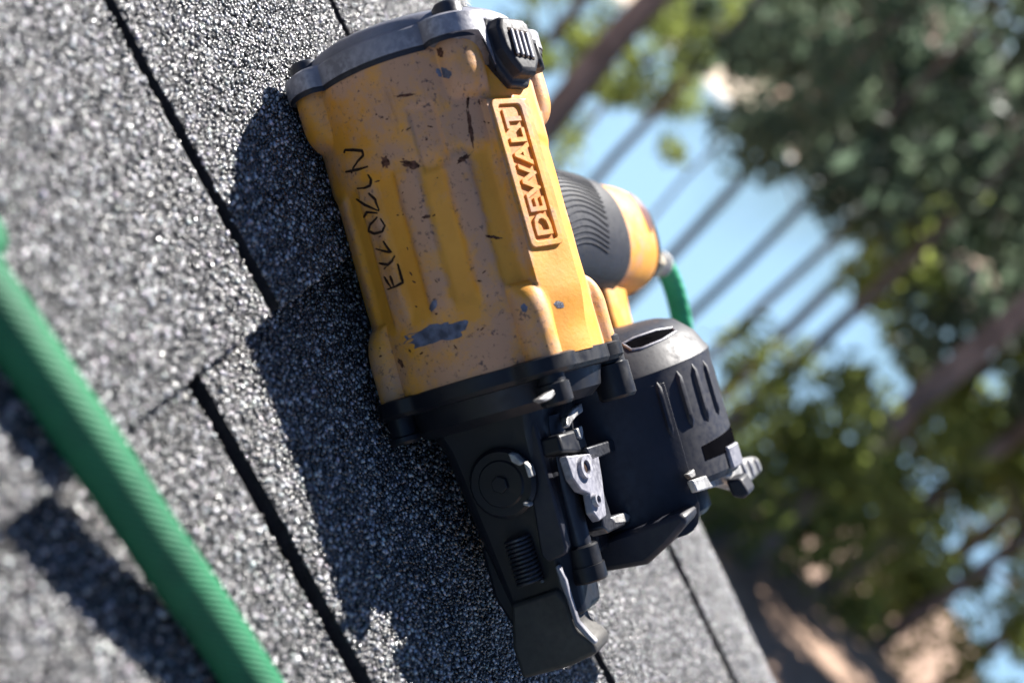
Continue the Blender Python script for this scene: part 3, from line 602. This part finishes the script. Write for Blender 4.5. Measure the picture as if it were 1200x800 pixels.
tag(h2, 'smooth green hose plugged into the handle end and hanging off the roof edge', 'hose')

# ------------------------------------------------------------------ LAND, LAKE, TREES
cw = rw(CAM)
GZ, LZ = -5.2, -12.5
def land_z(x, y):
    r = math.hypot(x, y) if x > 0 else 0
    z = GZ - 7.6 * float(sstep(r, 9, 40)) - 1.6 * float(sstep(r, 40, 55))
    if x > 60: 
        far = float(sstep(x + 0.10 * y, 86, 96)); z = z + far * 3.0 + 16.0 * float(sstep(x, 100, 260))
    return z + 0.35 * math.sin(x * 0.31 + y * 0.17) * float(sstep(r, 3, 10)) + 0.25 * math.sin(y * 0.43 - x * 0.11)
def m_ground():
    a = NT('leaf_litter'); v = a.coord(); n1 = a.noise(v, 0.55, 6, 0.65); n2 = a.noise(v, 6, 5)
    c = a.ramp(n1, [(0.30, (0.15, 0.095, 0.065)), (0.52, (0.32, 0.215, 0.155)), (0.66, (0.42, 0.30, 0.23)), (0.8, (0.12, 0.12, 0.045))]); c = a.mix(a.ramp(n2, [(0.4, BW(0)), (0.7, BW(0.6))]), c, (0.12, 0.075, 0.05))
    a.set(Base_Color=c, Roughness=0.95); a.bump(n2, 0.6, 0.05); return a.m
M['ground'] = m_ground()
xs = np.concatenate([np.arange(-60, 0, 6), np.arange(0, 60, 1.5), np.arange(60, 130, 3), np.arange(130, 420, 15)]); ys = np.concatenate([np.arange(-260, -60, 12), np.arange(-60, 40, 2.0), np.arange(40, 200, 12)])
v = [(x, y, land_z(x, y)) for y in ys for x in xs]; nx = len(xs)
f = [(j * nx + i, j * nx + i + 1, (j + 1) * nx + i + 1, (j + 1) * nx + i) for j in range(len(ys) - 1) for i in range(nx - 1)]
tag(mesh_obj('ground', v, f, M['ground'], None, smooth=180), kind='structure')
def m_water():
    a = NT('lake_water'); v = a.coord((0.5, 1.2, 1)); n1 = a.noise(v, 0.7, 4)
    a.set(Base_Color=(0.14, 0.235, 0.31), Roughness=0.15); a.b.inputs['IOR'].default_value = 1.333; a.b.inputs['Specular IOR Level'].default_value = 0.9; a.bump(n1, 0.25, 0.08); return a.m
wv = [(30, -240, LZ), (130, -240, LZ), (130, 190, LZ), (30, 190, LZ)]
tag(mesh_obj('lake', wv, [(0, 1, 2, 3)], m_water(), None, smooth=0), kind='structure')
def m_leaf(name, c0, c1, tr=0.35):
    a = NT(name); at_ = a.n('ShaderNodeAttribute', attribute_name='shade'); c = a.ramp(at_.outputs['Fac'], [(0.0, c0), (1.0, c1)])
    a.set(Base_Color=c, Roughness=0.6); t = a.n('ShaderNodeBsdfTranslucent'); a.l(a.mix(0.0, c, c), t.inputs[0]); mx = a.n('ShaderNodeMixShader'); mx.inputs[0].default_value = tr
    out = a.t.nodes['Material Output']; a.l(a.b.outputs[0], mx.inputs[1]); a.l(t.outputs[0], mx.inputs[2]); a.l(mx.outputs[0], out.inputs[0]); return a.m
M['pine'] = m_leaf('pine_needles', (0.065, 0.105, 0.075), (0.18, 0.235, 0.15), 0.65)
M['oak'] = m_leaf('broad_leaves', (0.09, 0.13, 0.035), (0.26, 0.30, 0.08), 0.72)
M['farleaf'] = m_leaf('far_forest_leaves', (0.030, 0.060, 0.042), (0.085, 0.130, 0.075), 0.25)
M['bark'] = m_plain('pine_bark', (0.17, 0.135, 0.12), 0.9, 0, 0.45, 3, 0.6)
def leaf_cloud(centres, radii, per, size, seed, flat=0.75):
    g = np.random.default_rng(seed); n = per * len(centres)
    c = np.repeat(np.array(centres), per, 0); r_ = np.repeat(np.array(radii), per)
    d_ = g.normal(size=(n, 3)); d_ /= np.linalg.norm(d_, axis=1)[:, None]; rad = g.random(n) ** 0.45
    p = c + d_ * (rad * r_)[:, None] * np.array([1, 1, flat]); s = size * g.uniform(0.6, 1.4, n)
    a = g.normal(size=(n, 3)); a /= np.linalg.norm(a, axis=1)[:, None]; b_ = np.cross(a, g.normal(size=(n, 3))); b_ /= np.linalg.norm(b_, axis=1)[:, None]
    a *= s[:, None]; b_ *= (s * 0.45)[:, None]
    v = np.stack([p - a, p - b_, p + a, p + b_], 1).reshape(-1, 3); return v, n, np.repeat(np.repeat(g.random(len(centres)), per) * 0.6 + g.random(n) * 0.4, 4)
def leaf_obj(name, v, n, sh, mat, parent):
    me_ = bpy.data.meshes.new(name); me_.vertices.add(4 * n); me_.vertices.foreach_set('co', v.reshape(-1).astype(np.float32))
    me_.loops.add(4 * n); me_.loops.foreach_set('vertex_index', np.arange(4 * n, dtype=np.int32)); me_.polygons.add(n); me_.polygons.foreach_set('loop_start', np.arange(0, 4 * n, 4, dtype=np.int32)); me_.update(calc_edges=True)
    at_ = me_.attributes.new('shade', 'FLOAT', 'POINT'); at_.data.foreach_set('value', sh.astype(np.float32)); me_.materials.append(mat)
    return link(bpy.data.objects.new(name, me_), parent)
def polar(az, dist): return cw.x + dist * math.cos(R(az)), cw.y + dist * math.sin(R(az))
def tree(name, az, dist, tr, height, crown0, spread, nclump, mat, label, seed, group=None, per=105, leaf=0.17, lean=0.0):
    g = random.Random(seed); x, y = polar(az, dist); z0 = land_z(x, y)
    e_ = bpy.data.objects.new(name, None); C.objects.link(e_); e_.location = (x, y, z0 - 0.1); tag(e_, label, 'tree', group)
    b = MB(); m = 9; px_ = [np.array([lean * k * height / m / 10 + g.uniform(-.05, .05) * (k > 0), g.uniform(-.05, .05) * (k > 0), height * k / m]) for k in range(m + 1)]
    b.tube(px_, [tr * (1.25 if k == 0 else 1) * (1 - 0.72 * k / m) for k in range(m + 1)], 10); cen = []; rad = []
    tk = b.build('trunk', M['bark'], e_, smooth=60)
    for k in range(nclump):
        zz = crown0 + (height - crown0) * ((k + g.random()) / nclump); fr_ = (zz - crown0) / (height - crown0); reach = spread * (0.35 + 0.65 * math.sin(math.pi * min(1, 0.18 + fr_ * 0.80))) * g.uniform(0.45, 1.1); a = g.uniform(0, 2 * math.pi)
        tip = np.array([reach * math.cos(a), reach * math.sin(a), zz + 0.12 * reach]); p_ = px_[min(m, int(zz / height * m))]
        lb = MB() if False else None
        b2.append((e_, np.array([p_[0], p_[1], zz - 0.25 * reach]), tip, tr * 0.22)) if k % 2 == 0 else None
        cen.append(tip); rad.append(g.uniform(0.5, 1.0) * (0.5 + 0.14 * spread))
    vv, n_, sh = leaf_cloud(cen, rad, per, leaf, seed); leaf_obj('crown', vv, n_, sh, mat, e_)
    for (ee, a_, t_, rr_) in [q_ for q_ in b2 if q_[0] is e_]: MB().tube([a_, (a_ + t_) / 2 + np.array([0, 0, 0.1]), t_], [rr_, rr_ * .7, rr_ * .3], 6).build('limb', M['bark'], e_, smooth=60)
b2 = []
# trunks whose foot is hidden behind the roof, by bearing (degrees) and distance (m)
tree('pine_tree', 2.2, 15, 0.24, 13, 8.0, 2.6, 26, M['pine'], 'straight dark pine trunk behind the cap end of the nailer', 1)
tree('pine_tree', -1.4, 26, 0.13, 14, 5.9, 2.2, 22, M['pine'], 'slim pine at the lakeside just past the dark straight trunk', 2)
tree('pine_tree', -4.6, 28, 0.07, 12, 5.6, 2.0, 20, M['pine'], 'thin young pine in front of the open water', 3)
tree('pine_tree', -6.6, 22, 0.12, 14, 5.0, 2.6, 30, M['pine'], 'bushy pine reaching over the brightest stretch of water', 4)
tree('pine_tree', -11.6, 24, 0.12, 13, 5.2, 2.4, 26, M['pine'], 'slender pine standing close to its twin above the canister', 5)
tree('pine_tree', -13.2, 23, 0.14, 13, 4.9, 2.5, 28, M['pine'], 'dark pine with a low crown beside its slender twin', 6)
tree('pine_tree', -19.6, 14, 0.19, 14, 6.0, 2.8, 34, M['pine'], 'thickest pine trunk, rising past the belt hook', 7)
tree('pine_tree', -9.4, 18, 0.09, 14, 4.4, 2.9, 40, M['pine'], 'dense pine with a broad shadowed crown over the lake', 8)
tree('pine_tree', -14.6, 17, 0.11, 13, 4.6, 3.0, 44, M['pine'], 'wide pine whose heavy limbs hide the far shore', 9)
tree('pine_tree', -23.5, 19, 0.18, 13, 3.6, 3.0, 44, M['pine'], 'low-limbed pine past the thickest trunk', 10)
tree('oak_tree', -20.5, 21, 0.16, 9, 2.2, 2.8, 46, M['oak'], 'sunlit yellow-green broadleaf tree behind the thickest trunk', 11, leaf=0.14)
tree('oak_tree', 4.6, 22, 0.16, 10, 3.4, 2.6, 34, M['oak'], 'bright green broadleaf tree behind the cap of the nailer', 12, leaf=0.14)
tree('oak_tree', -27.0, 20, 0.14, 9, 2.6, 2.8, 40, M['oak'], 'olive-leaved tree over the bare brown ground', 13, leaf=0.14)
tree('oak_tree', 0.6, 31, 0.13, 9, 4.6, 2.6, 34, M['oak'], 'light green broadleaf tree at the water edge between the nearer pines', 14, leaf=0.14)
tree('oak_tree', -30.0, 24, 0.15, 9, 1.6, 3.0, 50, M['oak'], 'round leafy tree hiding the water at the far end of the brown slope', 15, leaf=0.14)
tree('pine_tree', -26.0, 25, 0.2, 14, 3.0, 3.2, 50, M['pine'], 'tall pine behind the olive-leaved tree', 16)
def bush(az, dist, rad_, mat, label, seed, hgt=1.0):
    g = random.Random(seed); x, y = polar(az, dist); e_ = bpy.data.objects.new('bush', None); C.objects.link(e_); e_.location = (x, y, land_z(x, y) - 0.05); tag(e_, label, 'bush', 'bushes on the slope below the roof')
    cen = [np.array([g.gauss(0, rad_ * .45), g.gauss(0, rad_ * .45), abs(g.gauss(0.5, 0.35)) * rad_ * hgt + 0.2]) for _ in range(16)]
    vv, n_, sh = leaf_cloud(cen, [rad_ * g.uniform(.28, .5) for _ in cen], 140, 0.10, seed); leaf_obj('foliage', vv, n_, sh, mat, e_)
    sb = MB()
    for c_ in cen[:7]: sb.tube([(0, 0, 0), c_ * 0.5 + np.array([0.05, 0, 0]), c_], [0.03, 0.02, 0.01], 5)
    sb.build('stems', M['bark'], e_)
bush(-18.4, 13.0, 1.5, M['oak'], 'sunlit green bush beside the roof edge below the belt hook', 31, 1.5)
bush(-21.8, 15.5, 1.7, M['oak'], 'yellow-green bush at the foot of the thickest trunk', 32)
bush(-25.0, 21.0, 1.7, M['oak'], 'olive bush on the brown ground', 33)
bush(7.0, 17.0, 1.7, M['oak'], 'leafy green bush beyond the roof edge above the cap', 34, 1.4)
bush(2.6, 25.0, 1.8, M['oak'], 'pale green lakeside bush between two pine trunks', 35, 1.3)
bush(-16.5, 26.0, 1.6, M['oak'], 'lakeside bush under the wide pine', 36)
# far shore: a wooded hillside that reads as one mass, with a strip of sand along the water
g = np.random.default_rng(5); cen = []; rad = []
for k in range(900):
    x = 99 + 130 * g.random() ** 1.6; y = g.uniform(-150, 90) ; z = land_z(x, y); h_ = g.uniform(3, 9)
    cen.append((x, y, z + h_ * g.uniform(0.25, 1.0))); rad.append(g.uniform(1.5, 3.4))
vv, n_, sh = leaf_cloud(cen, rad, 60, 0.8, 6, 1.1); fo = leaf_obj('far_forest', vv, n_, sh, M['farleaf'], None); tag(fo, 'hazy green wooded hillside across the lake', 'forest', None, 'stuff')
sb = MB(); row = []
for k in range(61):
    y = -150 + 4 * k; x = 92 - 0.10 * y + 2.0 * math.sin(y * 0.11); row.append((x, y))
v = []; f = []
for x, y in row: v += [(x - 4, y, LZ - 0.3), (x + 1, y, LZ + 0.9), (x + 8, y, land_z(x + 8, y) + 0.25), (x + 8, y, LZ - 2)]
for k in range(60):
    for j in range(3): f.append((4 * k + j, 4 * k + j + 1, 4 * k + 5 + j, 4 * k + 4 + j))
M['sand'] = m_plain('shore_sand', (0.50, 0.40, 0.30), 0.9, 0, 0.35, 0.4, 0.2)
tag(mesh_obj('beach', v, f, M['sand'], None, smooth=60), kind='structure')
